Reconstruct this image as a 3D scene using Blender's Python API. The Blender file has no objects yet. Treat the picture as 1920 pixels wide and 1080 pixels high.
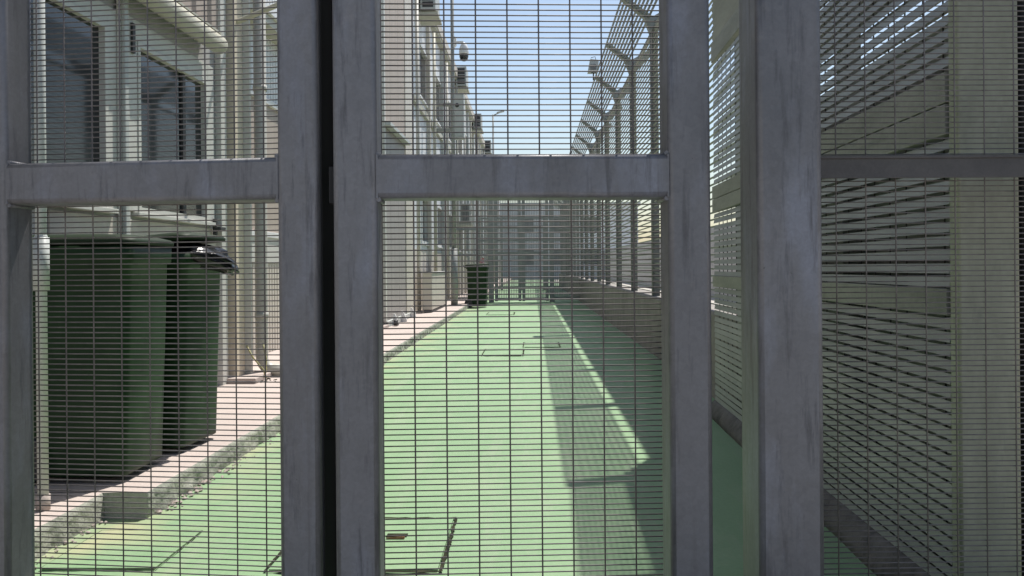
import bpy, bmesh, math, random
from mathutils import Vector, Matrix, noise
R = math.radians
random.seed(7)
scene = bpy.context.scene
C = scene.collection

# ------------------------------------------------------------------ camera, sky, sun, exposure
YAW = R(1.37); ROLL = R(-0.45)
cam_d = bpy.data.cameras.new('camera'); cam = bpy.data.objects.new('camera', cam_d); C.objects.link(cam)
cam_d.sensor_width = 36.0; cam_d.lens = 36.0 * 1550 / 1920
cam_d.shift_y = -0.0207
cam_d.clip_start = 0.05; cam_d.clip_end = 3000
cam.matrix_world = Matrix.Translation((0, 0, 1.05)) @ Matrix.Rotation(YAW, 4, 'Z') @ Matrix.Rotation(R(90), 4, 'X') @ Matrix.Rotation(ROLL, 4, 'Z')
scene.camera = cam
scene.render.resolution_x = 1024; scene.render.resolution_y = 576

SUN = Vector((0.222, 0.45, 1.0)).normalized()          # towards the sun
EL = math.asin(SUN.z); AZ = math.atan2(SUN.x, SUN.y)
world = bpy.data.worlds.new('World'); scene.world = world; world.use_nodes = True
wn = world.node_tree.nodes; wl = world.node_tree.links
sky = wn.new('ShaderNodeTexSky'); sky.sky_type = 'NISHITA'; sky.sun_disc = False
sky.sun_elevation = EL; sky.sun_rotation = AZ
sky.air_density = 1.2; sky.dust_density = 1.5; sky.ozone_density = 1.0
wl.new(sky.outputs[0], wn['Background'].inputs[0]); wn['Background'].inputs[1].default_value = 0.09
sun_d = bpy.data.lights.new('sun', 'SUN'); sun_d.energy = 4.1; sun_d.angle = R(0.53); sun_d.color = (1.0, 0.955, 0.89)
sun = bpy.data.objects.new('sun', sun_d); C.objects.link(sun)
sun.rotation_euler = (-SUN).to_track_quat('-Z', 'Y').to_euler(); sun.location = (8, 16, 36)
scene.view_settings.view_transform = 'Standard'; scene.view_settings.look = 'None'
scene.view_settings.exposure = 0.65; scene.view_settings.gamma = 1.0

def cw(X, Z):            # camera-aligned plan position -> world plan position
    c, s = math.cos(YAW), math.sin(YAW)
    return (X * c - Z * s, X * s + Z * c)

# ------------------------------------------------------------------ materials
def mat(name, a, b=None, scale=3.0, stretch=(1, 1, 1), rough=0.6, rvar=0.1, metal=0.0, bump=0.0, bscale=60.0,
        c=None, cscale=12.0, clo=0.55, chi=0.7, coat=0.0, detail=6, spec=0.5, fine=0.0, fscale=150.0, rot=(0, 0, 0)):
    m = bpy.data.materials.new(name); m.use_nodes = True
    n = m.node_tree.nodes; l = m.node_tree.links; p = n['Principled BSDF']
    tc = n.new('ShaderNodeTexCoord'); mp = n.new('ShaderNodeMapping'); mp.inputs['Scale'].default_value = stretch
    mp.inputs['Rotation'].default_value = rot
    geo = n.new('ShaderNodeNewGeometry')
    l.new(geo.outputs['Position'], mp.inputs[0])
    b = b or tuple(x * 0.8 for x in a)
    nz = n.new('ShaderNodeTexNoise'); nz.inputs['Scale'].default_value = scale; nz.inputs['Detail'].default_value = detail
    nz.inputs['Roughness'].default_value = 0.62
    l.new(mp.outputs[0], nz.inputs[0])
    rp = n.new('ShaderNodeValToRGB'); e = rp.color_ramp.elements
    e[0].position = 0.33; e[1].position = 0.68; e[0].color = (*a, 1); e[1].color = (*b, 1)
    l.new(nz.outputs[0], rp.inputs[0]); out = rp.outputs[0]
    if c:
        n2 = n.new('ShaderNodeTexNoise'); n2.inputs['Scale'].default_value = cscale; n2.inputs['Detail'].default_value = 8
        n2.inputs['Roughness'].default_value = 0.7
        l.new(mp.outputs[0], n2.inputs[0])
        r2 = n.new('ShaderNodeValToRGB'); r2.color_ramp.elements[0].position = clo; r2.color_ramp.elements[1].position = chi
        l.new(n2.outputs[0], r2.inputs[0])
        mx = n.new('ShaderNodeMixRGB'); l.new(r2.outputs[0], mx.inputs[0]); l.new(out, mx.inputs[1]); mx.inputs[2].default_value = (*c, 1)
        out = mx.outputs[0]
    if fine:
        n3 = n.new('ShaderNodeTexNoise'); n3.inputs['Scale'].default_value = fscale; n3.inputs['Detail'].default_value = 3
        l.new(geo.outputs['Position'], n3.inputs[0])
        r3 = n.new('ShaderNodeMapRange'); r3.inputs[1].default_value = 0.3; r3.inputs[2].default_value = 0.7
        r3.inputs[3].default_value = 1 - fine; r3.inputs[4].default_value = 1 + fine
        l.new(n3.outputs[0], r3.inputs[0])
        mu = n.new('ShaderNodeVectorMath'); mu.operation = 'SCALE'; l.new(out, mu.inputs[0]); l.new(r3.outputs[0], mu.inputs['Scale'])
        out = mu.outputs[0]
    l.new(out, p.inputs['Base Color'])
    mr = n.new('ShaderNodeMapRange'); mr.inputs[3].default_value = max(0.02, rough - rvar); mr.inputs[4].default_value = min(1, rough + rvar)
    l.new(nz.outputs[0], mr.inputs[0]); l.new(mr.outputs[0], p.inputs['Roughness'])
    p.inputs['Metallic'].default_value = metal
    p.inputs['Specular IOR Level'].default_value = spec
    if coat: p.inputs['Coat Weight'].default_value = coat
    if bump:
        nb = n.new('ShaderNodeTexNoise'); nb.inputs['Scale'].default_value = bscale; nb.inputs['Detail'].default_value = 5
        l.new(geo.outputs['Position'], nb.inputs[0])
        bp = n.new('ShaderNodeBump'); bp.inputs['Strength'].default_value = bump; bp.inputs['Distance'].default_value = 0.01
        l.new(nb.outputs[0], bp.inputs['Height']); l.new(bp.outputs[0], p.inputs['Normal'])
    return m

M = {}
def galvanised():
    m = bpy.data.materials.new('galvanised_steel'); m.use_nodes = True
    n = m.node_tree.nodes; l = m.node_tree.links; p = n['Principled BSDF']; geo = n.new('ShaderNodeNewGeometry')
    def nz(scale, stretch=(1, 1, 1), rot=(0, 0, 0), detail=5, rough=.6):
        mp = n.new('ShaderNodeMapping'); mp.inputs['Scale'].default_value = stretch; mp.inputs['Rotation'].default_value = rot
        l.new(geo.outputs['Position'], mp.inputs[0]); t = n.new('ShaderNodeTexNoise'); t.inputs['Scale'].default_value = scale
        t.inputs['Detail'].default_value = detail; t.inputs['Roughness'].default_value = rough; l.new(mp.outputs[0], t.inputs[0]); return t.outputs[0]
    def rng(src, a, b, c, d):
        r = n.new('ShaderNodeMapRange'); r.inputs[1].default_value = a; r.inputs[2].default_value = b; r.inputs[3].default_value = c; r.inputs[4].default_value = d
        l.new(src, r.inputs[0]); return r.outputs[0]
    def mul(a, b):
        q = n.new('ShaderNodeMath'); q.operation = 'MULTIPLY'; l.new(a, q.inputs[0]); l.new(b, q.inputs[1]); return q.outputs[0]
    def mix(fac, a, col):
        q = n.new('ShaderNodeMixRGB'); l.new(fac, q.inputs[0]); q.inputs[2].default_value = (*col, 1)
        if isinstance(a, tuple): q.inputs[1].default_value = (*a, 1)
        else: l.new(a, q.inputs[1])
        return q.outputs[0]
    big = nz(2.4, (1, 1, .6)); col = mix(rng(big, .38, .66, 0, 1), (.188, .186, .198), (.13, .129, .139))
    col = mix(rng(nz(5, (1.5, 1.5, .5), (0, .5, 0)), .5, .68, 0, .7), col, (.225, .235, .28))         # bluish zinc bloom
    col = mix(rng(nz(7, (4.5, 4.5, .45), (0, .32, 0), 7, .7), .53, .66, 0, .85), col, (.09, .088, .096))  # slanting dark smears
    col = mix(rng(nz(3, (9, 9, .18), (0, 0, 0), 6, .65), .57, .70, 0, .6), col, (.13, .126, .13))       # run-off streaks
    col = mix(rng(nz(55, (1, 1, 1), (0, 0, 0), 4, .75), .70, .76, 0, .9), col, (.075, .07, .07))           # pits and specks
    col = mix(rng(nz(4.1, (1, 1, 1), (1, 2, 0), 8, .7), .58, .74, 0, .5), col, (.25, .22, .2))          # pale rusty bloom
    vo = n.new('ShaderNodeTexVoronoi'); vo.inputs['Scale'].default_value = 70; l.new(geo.outputs['Position'], vo.inputs[0])
    sp = n.new('ShaderNodeSeparateColor'); l.new(vo.outputs['Color'], sp.inputs[0])
    fine = mul(rng(sp.outputs[0], 0, 1, .95, 1.05), rng(nz(130), .3, .7, .93, 1.07))
    sc = n.new('ShaderNodeVectorMath'); sc.operation = 'SCALE'; l.new(col, sc.inputs[0]); l.new(fine, sc.inputs['Scale'])
    l.new(sc.outputs[0], p.inputs['Base Color'])
    l.new(rng(big, .3, .7, .62, .42), p.inputs['Roughness']); p.inputs['Metallic'].default_value = .28
    b = n.new('ShaderNodeBump'); b.inputs['Strength'].default_value = .07; b.inputs['Distance'].default_value = .01
    l.new(nz(40, (1, 1, 1), (0, 0, 0), 6), b.inputs['Height']); l.new(b.outputs[0], p.inputs['Normal'])
    return m
M['galv'] = galvanised()
M['wire'] = mat('galvanised_wire', (0.185, 0.165, 0.16), (0.11, 0.098, 0.098), scale=30, rough=0.62, rvar=0.1, metal=0.15)
M['galv_dark'] = mat('dull_steel', (0.10, 0.093, 0.09), (0.075, 0.07, 0.07), scale=9, rough=0.6, metal=0.3, fine=0.08)
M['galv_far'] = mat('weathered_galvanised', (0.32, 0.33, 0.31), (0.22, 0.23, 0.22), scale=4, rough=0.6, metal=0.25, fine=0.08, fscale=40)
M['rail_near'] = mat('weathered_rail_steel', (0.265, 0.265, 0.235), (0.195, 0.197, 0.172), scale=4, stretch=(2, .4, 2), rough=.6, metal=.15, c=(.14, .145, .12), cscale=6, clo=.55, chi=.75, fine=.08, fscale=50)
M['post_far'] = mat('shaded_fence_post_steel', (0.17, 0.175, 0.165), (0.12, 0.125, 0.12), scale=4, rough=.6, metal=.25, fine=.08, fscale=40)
M['blade'] = mat('louvre_steel', (0.30, 0.31, 0.31), (0.23, 0.24, 0.24), scale=6, stretch=(1, .3, 1), rough=0.45, rvar=.12, metal=0.3, fine=.06)
M['post_pale'] = mat('weathered_post_steel', (0.36, 0.37, 0.29), (0.26, 0.275, 0.21), scale=5, stretch=(2, 2, .5), rough=.6, metal=.15,
                     c=(.2, .22, .18), cscale=7, clo=.6, chi=.78, fine=.07, fscale=50)
M['black'] = mat('matte_black', (0.012, 0.012, 0.013), (0.02, 0.02, 0.021), scale=20, rough=0.8)  # black that also stands in for shade in the gate gaps
def green_floor():
    m = mat('green_floor_paint', (0.195, 0.312, 0.168), (0.172, 0.284, 0.15), scale=0.8, rough=0.62, rvar=0.08, bump=0.12, bscale=25,
            c=(0.24, 0.33, 0.195), cscale=1.7, clo=0.5, chi=0.75, fine=0.05, fscale=60, spec=.35)
    n = m.node_tree.nodes; l = m.node_tree.links; p = n['Principled BSDF']
    src = p.inputs['Base Color'].links[0].from_socket
    geo = n.new('ShaderNodeNewGeometry')
    # scattered dark scuffs
    vo = n.new('ShaderNodeTexNoise'); vo.inputs['Scale'].default_value = 9; vo.inputs['Detail'].default_value = 9; vo.inputs['Roughness'].default_value = .75
    l.new(geo.outputs['Position'], vo.inputs[0])
    r = n.new('ShaderNodeValToRGB'); r.color_ramp.elements[0].position = .68; r.color_ramp.elements[1].position = .78
    l.new(vo.outputs[0], r.inputs[0])
    mx = n.new('ShaderNodeMixRGB'); l.new(r.outputs[0], mx.inputs[0]); l.new(src, mx.inputs[1]); mx.inputs[2].default_value = (.13, .23, .115, 1)
    mpf = n.new('ShaderNodeMapping'); mpf.inputs['Scale'].default_value = (3.2, .35, 1); l.new(geo.outputs['Position'], mpf.inputs[0])
    st = n.new('ShaderNodeTexNoise'); st.inputs['Scale'].default_value = 2.2; st.inputs['Detail'].default_value = 9; st.inputs['Roughness'].default_value = .7; l.new(mpf.outputs[0], st.inputs[0])
    str_ = n.new('ShaderNodeMapRange'); str_.inputs[1].default_value = .5; str_.inputs[2].default_value = .75; str_.inputs[4].default_value = .75; l.new(st.outputs[0], str_.inputs[0])
    mxs = n.new('ShaderNodeMixRGB'); l.new(str_.outputs[0], mxs.inputs[0]); l.new(mx.outputs[0], mxs.inputs[1]); mxs.inputs[2].default_value = (.265, .325, .22, 1)
    cr = n.new('ShaderNodeTexNoise'); cr.inputs['Scale'].default_value = 30; cr.inputs['Detail'].default_value = 6; cr.inputs['Roughness'].default_value = .8; l.new(geo.outputs['Position'], cr.inputs[0])
    crr = n.new('ShaderNodeMapRange'); crr.inputs[1].default_value = .69; crr.inputs[2].default_value = .74; crr.inputs[4].default_value = .8; l.new(cr.outputs[0], crr.inputs[0])
    mx = n.new('ShaderNodeMixRGB'); l.new(crr.outputs[0], mx.inputs[0]); l.new(mxs.outputs[0], mx.inputs[1]); mx.inputs[2].default_value = (.1, .15, .08, 1)
    # wind-blown sand caught along the kerb
    sx = n.new('ShaderNodeSeparateXYZ'); l.new(geo.outputs['Position'], sx.inputs[0])
    k = n.new('ShaderNodeMapRange'); k.inputs[1].default_value = -1.15; k.inputs[2].default_value = -1.68; l.new(sx.outputs[0], k.inputs[0])
    sn = n.new('ShaderNodeTexNoise'); sn.inputs['Scale'].default_value = 2.6; sn.inputs['Detail'].default_value = 8; l.new(geo.outputs['Position'], sn.inputs[0])
    sr = n.new('ShaderNodeMapRange'); sr.inputs[1].default_value = .42; sr.inputs[2].default_value = .68; l.new(sn.outputs[0], sr.inputs[0])
    sr.inputs[4].default_value = .55
    mm = n.new('ShaderNodeMath'); mm.operation = 'MULTIPLY'; l.new(k.outputs[0], mm.inputs[0]); l.new(sr.outputs[0], mm.inputs[1])
    m2 = n.new('ShaderNodeMixRGB'); l.new(mm.outputs[0], m2.inputs[0]); l.new(mx.outputs[0], m2.inputs[1]); m2.inputs[2].default_value = (.46, .39, .24, 1)
    l.new(m2.outputs[0], p.inputs['Base Color'])
    return m
M['green'] = green_floor()
M['concrete'] = mat('pavement_concrete', (0.47, 0.40, 0.36), (0.38, 0.325, 0.295), scale=1.3, rough=.85, rvar=.05, bump=.2, bscale=70, c=(.4, .34, .31), cscale=5, clo=.58, chi=.75, fine=.07, fscale=120)
M['kerb_face'] = mat('raw_kerb_concrete', (0.42, 0.42, 0.36), (0.26, 0.27, 0.23), scale=4, rough=.9, bump=.6, bscale=45, c=(.12, .12, .1), cscale=16, clo=.62, chi=.7, fine=.12)
M['plinth'] = mat('plinth_concrete', (0.27, 0.25, 0.225), (0.19, 0.175, 0.16), scale=2.2, rough=.85, bump=.2, bscale=40, c=(.14, .13, .12), cscale=4, clo=.55, chi=.75, fine=.1)
M['kerb_shade'] = mat('kerb_concrete_painted_shade', (0.15, 0.14, 0.125), (0.08, 0.075, 0.068), scale=3, rough=.85, bump=.3, bscale=40, c=(.03, .03, .028), cscale=5, clo=.5, chi=.7, fine=.12)  # deep shade on the near kerb, put into the concrete's colour
M['ground'] = mat('site_concrete', (0.42, 0.40, 0.36), (0.35, 0.33, 0.30), scale=.4, rough=.9, fine=.06)
M['rust'] = mat('rusty_steel', (0.28, 0.1, 0.04), (0.42, 0.3, 0.2), scale=30, rough=.8)
M['gap'] = mat('dirt_in_joint', (0.02, 0.024, 0.016), (0.05, 0.05, 0.035), scale=12, rough=.95, spec=0.0)
M['wall_grey'] = mat('cabin_panel_grey', (0.42, 0.41, 0.40), (0.36, 0.35, 0.345), scale=1.5, rough=.6, fine=.04, c=(.3, .28, .26), cscale=3, clo=.62, chi=.8)
M['wall_cream'] = mat('cabin_panel_cream', (0.56, 0.52, 0.455), (0.48, 0.45, 0.395), scale=1.2, stretch=(3.5, 3.5, .3), rough=.55, fine=.04, c=(.5, .45, .38), cscale=2.5, clo=.6, chi=.8)
M['wall_beige'] = mat('cabin_panel_beige', (0.42, 0.355, 0.30), (0.36, 0.305, 0.26), scale=1.2, stretch=(3.5, 3.5, .25), rough=.6, fine=.05)
M['wall_mauve'] = mat('cabin_panel_mauve', (0.34, 0.315, 0.30), (0.28, 0.26, 0.25), scale=1.2, stretch=(3.5, 3.5, .25), rough=.6, fine=.05)
M['wall_white'] = mat('cabin_panel_white', (0.68, 0.69, 0.70), (0.58, 0.60, 0.61), scale=.8, stretch=(3.5, 3.5, .3), rough=.5, fine=.04, c=(.5, .49, .47), cscale=2, clo=.6, chi=.8)
M['trim_green'] = mat('pale_green_trim', (0.57, 0.565, 0.52), (0.5, 0.5, 0.46), scale=3, rough=.5, fine=.04)
M['trim_cream'] = mat('cream_trim', (0.66, 0.58, 0.45), (0.57, 0.5, 0.39), scale=3, rough=.55, fine=.05)
M['pipe'] = mat('pvc_pipe_grey', (0.44, 0.43, 0.38), (0.38, 0.37, 0.33), scale=4, rough=.5, fine=.05)
M['pipe_cream'] = mat('cream_pipe', (0.47, 0.455, 0.37), (0.39, 0.38, 0.31), scale=5, rough=.5, fine=.05)
M['dark'] = mat('dark_plastic', (0.03, 0.03, 0.032), (0.05, 0.05, 0.05), scale=10, rough=.6)
M['bin'] = mat('bin_green_plastic', (0.010, 0.036, 0.010), (0.006, 0.023, 0.007), scale=5, rough=.5, rvar=.1, c=(.035, .075, .03), cscale=6, clo=.6, chi=.85, fine=.06, spec=.25)
M['lid'] = mat('bin_lid_plastic', (0.012, 0.026, 0.010), (0.009, 0.019, 0.008), scale=5, rough=.6, fine=.06, spec=.2)
M['bag'] = mat('black_bin_bag', (0.006, 0.006, 0.007), (0.01, 0.01, 0.011), scale=8, rough=.2, rvar=.06, bump=.6, bscale=22, spec=.35)
M['red'] = mat('red_wrapper', (0.4, 0.05, 0.05), (0.6, 0.5, 0.48), scale=18, rough=.5)
M['white'] = mat('white_paint', (0.72, 0.72, 0.71), (0.64, 0.64, 0.63), scale=5, rough=.45, fine=.03)
M['box_grey'] = mat('grey_cabinet_paint', (0.46, 0.48, 0.46), (0.4, 0.42, 0.4), scale=3, rough=.5, fine=.04)
M['cable'] = mat('yellow_cable', (0.36, 0.32, 0.13), (0.26, 0.26, 0.13), scale=12, rough=.6)
M['glass'] = mat('window_glass', (0.014, 0.018, 0.022), (0.01, 0.013, 0.016), scale=2, rough=.05, rvar=.02, spec=.6)
M['blind'] = mat('dim_blind', (0.2, 0.2, 0.2), (0.16, 0.16, 0.16), scale=4, rough=.8)

# ------------------------------------------------------------------ mesh builder
class MB:
    def __init__(s): s.v = []; s.f = []; s.sm = []
    def add(s, vs, fs, smooth=False):
        o = len(s.v); s.v += [tuple(v) for v in vs]
        for f in fs: s.f.append(tuple(i + o for i in f)); s.sm.append(smooth)
    def box(s, x0, x1, y0, y1, z0, z1):
        vs = [(x0, y0, z0), (x1, y0, z0), (x1, y1, z0), (x0, y1, z0), (x0, y0, z1), (x1, y0, z1), (x1, y1, z1), (x0, y1, z1)]
        s.add(vs, [(0, 3, 2, 1), (4, 5, 6, 7), (0, 1, 5, 4), (1, 2, 6, 5), (2, 3, 7, 6), (3, 0, 4, 7)]); return s
    def bar(s, p0, p1, prof, up=(0, 0, 1), smooth=False, caps=True):
        p0 = Vector(p0); p1 = Vector(p1); d = (p1 - p0).normalized(); up = Vector(up)
        if abs(d.dot(up)) > .99: up = Vector((0, 1, 0))
        a = d.cross(up).normalized(); b = a.cross(d); n = len(prof)
        vs = [p + a * u + b * w for p in (p0, p1) for u, w in prof]
        fs = [(i, (i + 1) % n, n + (i + 1) % n, n + i) for i in range(n)]
        el = [math.hypot(prof[(i + 1) % n][0] - prof[i][0], prof[(i + 1) % n][1] - prof[i][1]) for i in range(n)]; big = 3 * min(el)
        for i, f in enumerate(fs): s.add([vs[k] for k in f], [(0, 1, 2, 3)], smooth and el[i] < big)
        if caps: s.add(vs, [tuple(range(n - 1, -1, -1)), tuple(range(n, 2 * n))])
        return s
    def tube(s, p0, p1, r, n=8, r2=None):
        if r2 is None: return s.bar(p0, p1, [(r * math.cos(2 * math.pi * i / n), r * math.sin(2 * math.pi * i / n)) for i in range(n)], smooth=n > 6)
        p0 = Vector(p0); p1 = Vector(p1); d = (p1 - p0).normalized(); up = Vector((0, 0, 1)) if abs(d.z) < .99 else Vector((0, 1, 0))
        a = d.cross(up).normalized(); b = a.cross(d)
        vs = [p + (a * math.cos(2 * math.pi * i / n) + b * math.sin(2 * math.pi * i / n)) * rr for p, rr in ((p0, r), (p1, r2)) for i in range(n)]
        s.add(vs, [(i, (i + 1) % n, n + (i + 1) % n, n + i) for i in range(n)] + [tuple(range(n - 1, -1, -1)), tuple(range(n, 2 * n))], True); return s
    def path(s, pts, r, n=8):
        pts = [Vector(p) for p in pts]; rings = []
        prev = None
        for i, p in enumerate(pts):
            d = (pts[min(i + 1, len(pts) - 1)] - pts[max(i - 1, 0)]).normalized()
            if prev is None:
                up = Vector((0, 0, 1)) if abs(d.z) < .9 else Vector((1, 0, 0)); a = d.cross(up).normalized()
            else: a = (prev - d * prev.dot(d)).normalized()
            prev = a; b = d.cross(a)
            rings.append([p + (a * math.cos(2 * math.pi * k / n) + b * math.sin(2 * math.pi * k / n)) * r for k in range(n)])
        s.loft(rings); return s
    def loft(s, rings, caps=True, smooth=True):
        n = len(rings[0]); vs = [v for r in rings for v in r]; fs = []
        for i in range(len(rings) - 1):
            for k in range(n): fs.append((i * n + k, i * n + (k + 1) % n, (i + 1) * n + (k + 1) % n, (i + 1) * n + k))
        s.add(vs, fs, smooth)
        if caps: s.add(rings[0], [tuple(range(n - 1, -1, -1))]); s.add(rings[-1], [tuple(range(n))])
        return s
    def ball(s, c, r, n=12, sz=1.0, half=False):
        rings = []; m = n // 2
        for i in range(m + 1):
            t = -math.pi / 2 + math.pi * i / m
            if half and t < 0: continue
            rr = max(1e-4, math.cos(t)) * r
            rings.append([(c[0] + rr * math.cos(2 * math.pi * k / n), c[1] + rr * math.sin(2 * math.pi * k / n), c[2] + math.sin(t) * r * sz) for k in range(n)])
        s.loft(rings); return s
    def mesh(s, name):
        me = bpy.data.meshes.new(name); me.from_pydata(s.v, [], s.f); me.update()
        for p, q in zip(me.polygons, s.sm): p.use_smooth = q
        bm = bmesh.new(); bm.from_mesh(me); bmesh.ops.remove_doubles(bm, verts=bm.verts, dist=1e-6); bmesh.ops.recalc_face_normals(bm, faces=bm.faces); bm.to_mesh(me); bm.free()
        return me
    def build(s, name, m, parent=None, bevel=0.0, kind=None):
        me = s.mesh(name); me.materials.append(m)
        if bevel:
            bm = bmesh.new(); bm.from_mesh(me)
            bmesh.ops.bevel(bm, geom=list(bm.edges), offset=bevel, segments=2, affect='EDGES', profile=.6)
            bm.to_mesh(me); bm.free()
        o = bpy.data.objects.new(name, me); C.objects.link(o)
        if parent: o.parent = parent
        if kind: o['kind'] = kind
        return o

def rr(w, h, r, seg=4):       # rounded rectangle profile centred on 0
    pts = []
    for cx, cy, a0 in ((w / 2 - r, h / 2 - r, 0), (-w / 2 + r, h / 2 - r, 90), (-w / 2 + r, -h / 2 + r, 180), (w / 2 - r, -h / 2 + r, 270)):
        for k in range(seg + 1):
            t = R(a0 + 90 * k / seg); pts.append((cx + r * math.cos(t), cy + r * math.sin(t)))
    return pts
def hollow(mb, p0, p1, w, h, r=.012, up=(0, 0, 1)): mb.bar(p0, p1, rr(w, h, r), up, smooth=True)

def tag(o, label=None, cat=None, group=None, kind=None):
    if label: o['label'] = label
    if cat: o['category'] = cat
    if group: o['group'] = group
    if kind: o['kind'] = kind
    return o
def empty(name, loc=(0, 0, 0), rz=0.0):
    o = bpy.data.objects.new(name, None); C.objects.link(o); o.location = loc; o.rotation_euler = (0, 0, rz); o.empty_display_size = .1
    return o
def copy_tree(o, parent=None):
    c = o.copy(); C.objects.link(c); c.parent = parent
    for ch in list(o.children): copy_tree(ch, c)
    return c

# ================================================================== SETTING
MB().box(-400, 400, -400, 600, -.3, -.02).build('ground', M['ground'])['kind'] = 'structure'
# green painted alley floor: a fine grid with slight unevenness
mb = MB(); nx, ny = 36, 150; xs = [-1.95 + 3.6 * i / nx for i in range(nx + 1)]; ys = [1.75 + 63 * (j / ny) ** 1.0 for j in range(ny + 1)]
vs = [(x, y, .004 * (noise.noise(Vector((x * 1.3, y * .9, 0))))) for y in ys for x in xs]
mb.add(vs, [(j * (nx + 1) + i, j * (nx + 1) + i + 1, (j + 1) * (nx + 1) + i + 1, (j + 1) * (nx + 1) + i) for j in range(ny) for i in range(nx)], True)
fl = mb.build('alley_floor', M['green']); tag(fl, kind='structure')

# raised pavement with a chipped kerb face
def kerb_run(x_edge, y0, y1, x_back, step, chip):
    n = max(2, int((y1 - y0) / step)); top = MB(); face = MB(); rows = []
    for j in range(n + 1):
        y = y0 + (y1 - y0) * j / n
        e = noise.noise(Vector((x_edge * 3, y * 2.1, 1.7))); c = max(0, noise.noise(Vector((3.1, y * 7.3, .2))) - .25) * chip
        xt = x_edge + .003 * e - c * .05; zt = .11 - c * .06
        prof = [(x_back, .11), (xt - .03, .11), (xt - .006, .110 - .002 - c * .03), (xt + .002, zt - .014)]
        for q in range(1, 6):
            t = q / 5; z = (zt - .014) * (1 - t)
            bulge = .006 * noise.noise(Vector((q * 2.9, y * 26, 4.4))) * chip * 2 + (.02 * max(0, noise.noise(Vector((9, y * 11, 2)))) * t * t * chip * 2)
            prof.append((xt + .002 + bulge, z - (.01 if q == 5 else 0)))
        rows.append([(x, y, z) for x, z in prof])
    m = len(rows[0])
    for j in range(n):
        for k in range(m - 1):
            (top if k < 2 else face).add([rows[j][k], rows[j][k + 1], rows[j + 1][k + 1], rows[j + 1][k]], [(0, 1, 2, 3)], k >= 2)
    for rws in (rows[0], rows[-1]):
        face.add(rws + [(x_back, rws[0][1], -.01)], [tuple(range(m + 1))])
    return top, face
pv = empty('pavement', (0, 0, 0)); tag(pv, kind='structure')
for a in ((-1.63, 3.45, 24.0, -2.95, .022, 1.0), (-1.815, -4.0, 3.46, -2.95, .022, .6)):
    t, f = kerb_run(*a); t.build('pavement_slab', M['concrete'], pv); f.build('kerb', M['kerb_face'], pv)
MB().box(-2.95, -2.262, 6.7, 13.0, .105, .155).build('wall_footing', M['concrete'], pv, bevel=.008)
MB().box(-3.2, -1.63, 24.0, 70, -.01, .108).build('pavement_slab', M['concrete'], pv, bevel=.01)
# rubble crumbs at the kerb foot
mb = MB()
for i in range(260):
    y = random.choice([random.uniform(3.5, 4.6), random.uniform(2.6, 3.4), random.uniform(3.5, 9)]); xk = -1.63 if y > 3.46 else -1.815
    r = random.uniform(.003, .012) * (1.3 if 3.5 < y < 4.3 else .8); x = xk + abs(random.gauss(.012, .03)); z = r * .5
    vs = [(x + r * random.uniform(.6, 1.2) * dx, y + r * random.uniform(.6, 1.2) * dy, z + r * random.uniform(.5, .9) * dz) for dx, dy, dz in ((1, 0, 0), (-1, 0, 0), (0, 1, 0), (0, -1, 0), (0, 0, 1), (0, 0, -1))]
    mb.add(vs, [(0, 2, 4), (2, 1, 4), (1, 3, 4), (3, 0, 4), (2, 0, 5), (1, 2, 5), (3, 1, 5), (0, 3, 5)])
tag(mb.build('rubble', M['concrete']), 'crumbs of broken concrete along the foot of the kerb', 'rubble', kind='stuff')

# access covers in the floor: lid in a ragged joint
def cover(x0, x1, y0, y1, label, jw=.012, group=None, handle=True, seed=0, frac=1.0, hoff=(0, 0), hm='rust'):
    rnd = random.Random(seed); root = empty('access_cover', ((x0 + x1) / 2, (y0 + y1) / 2, .0))
    hx, hy = (x1 - x0) / 2, (y1 - y0) / 2; mb = MB()
    edges = [((-hx, -hy), (hx, -hy)), ((hx, -hy), (hx, hy)), ((hx, hy), (-hx, hy)), ((-hx, hy), (-hx, -hy))]
    for (ax, ay), (bx, by) in edges:
        L = math.hypot(bx - ax, by - ay); n = max(4, int(L / .03)); dx, dy = (bx - ax) / L, (by - ay) / L; nxx, nyy = -dy, dx
        base = (1.1, .9, 1.5, .5)[edges.index(((ax, ay), (bx, by)))] * frac; prev = None
        for k in range(n + 1):
            t = L * k / n; w = jw * base * (.45 + .8 * rnd.random()) * (1.0 if rnd.random() > .12 else .25)
            o = rnd.uniform(-.002, .002)
            pt = ((ax + dx * t + nxx * (o + w / 2), ay + dy * t + nyy * (o + w / 2), .0075), (ax + dx * t + nxx * (o - w / 2), ay + dy * t + nyy * (o - w / 2), .0075))
            if prev: mb.add([prev[0], prev[1], pt[1], pt[0]], [(0, 1, 2, 3)])
            prev = pt
    mb.build('joint', M['gap'], root)
    MB().box(-hx + jw * .6, hx - jw * .6, -hy + jw * .6, hy - jw * .6, -.01, .0095).build('lid', M['green'], root, bevel=.002)
    if handle:
        hu, hv = hoff; MB().box(hu - .03, hu + .05, hv - .012, hv + .03, .0098, .0115).build('lifting_slot', M['gap'], root)
        MB().box(hu - .025, hu + .045, hv - .035, hv - .02, .0098, .02).build('lifting_handle', M[hm], root, bevel=.002)
    return tag(root, label, 'access cover', 'covers set in the green floor')
cover(-.93, -.322, 2.83, 3.43, 'large green cover with a rusty handle, nearest to the gate meeting stiles', .018, seed=4, hoff=(.085, .06))
cover(-1.73, -1.32, 2.85, 3.27, 'green cover with faint joints beside the near end of the kerb', .008, seed=5, frac=.7, handle=False)
cover(-.60, -.11, 9.7, 10.5, 'distant green cover in full sun, in the middle of the alley', .035, handle=False, seed=8, frac=.7)
cover(-.12, .36, 10.7, 11.4, 'distant green cover at the edge of the pale fence shadow', .035, handle=False, seed=11, frac=.7)
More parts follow.
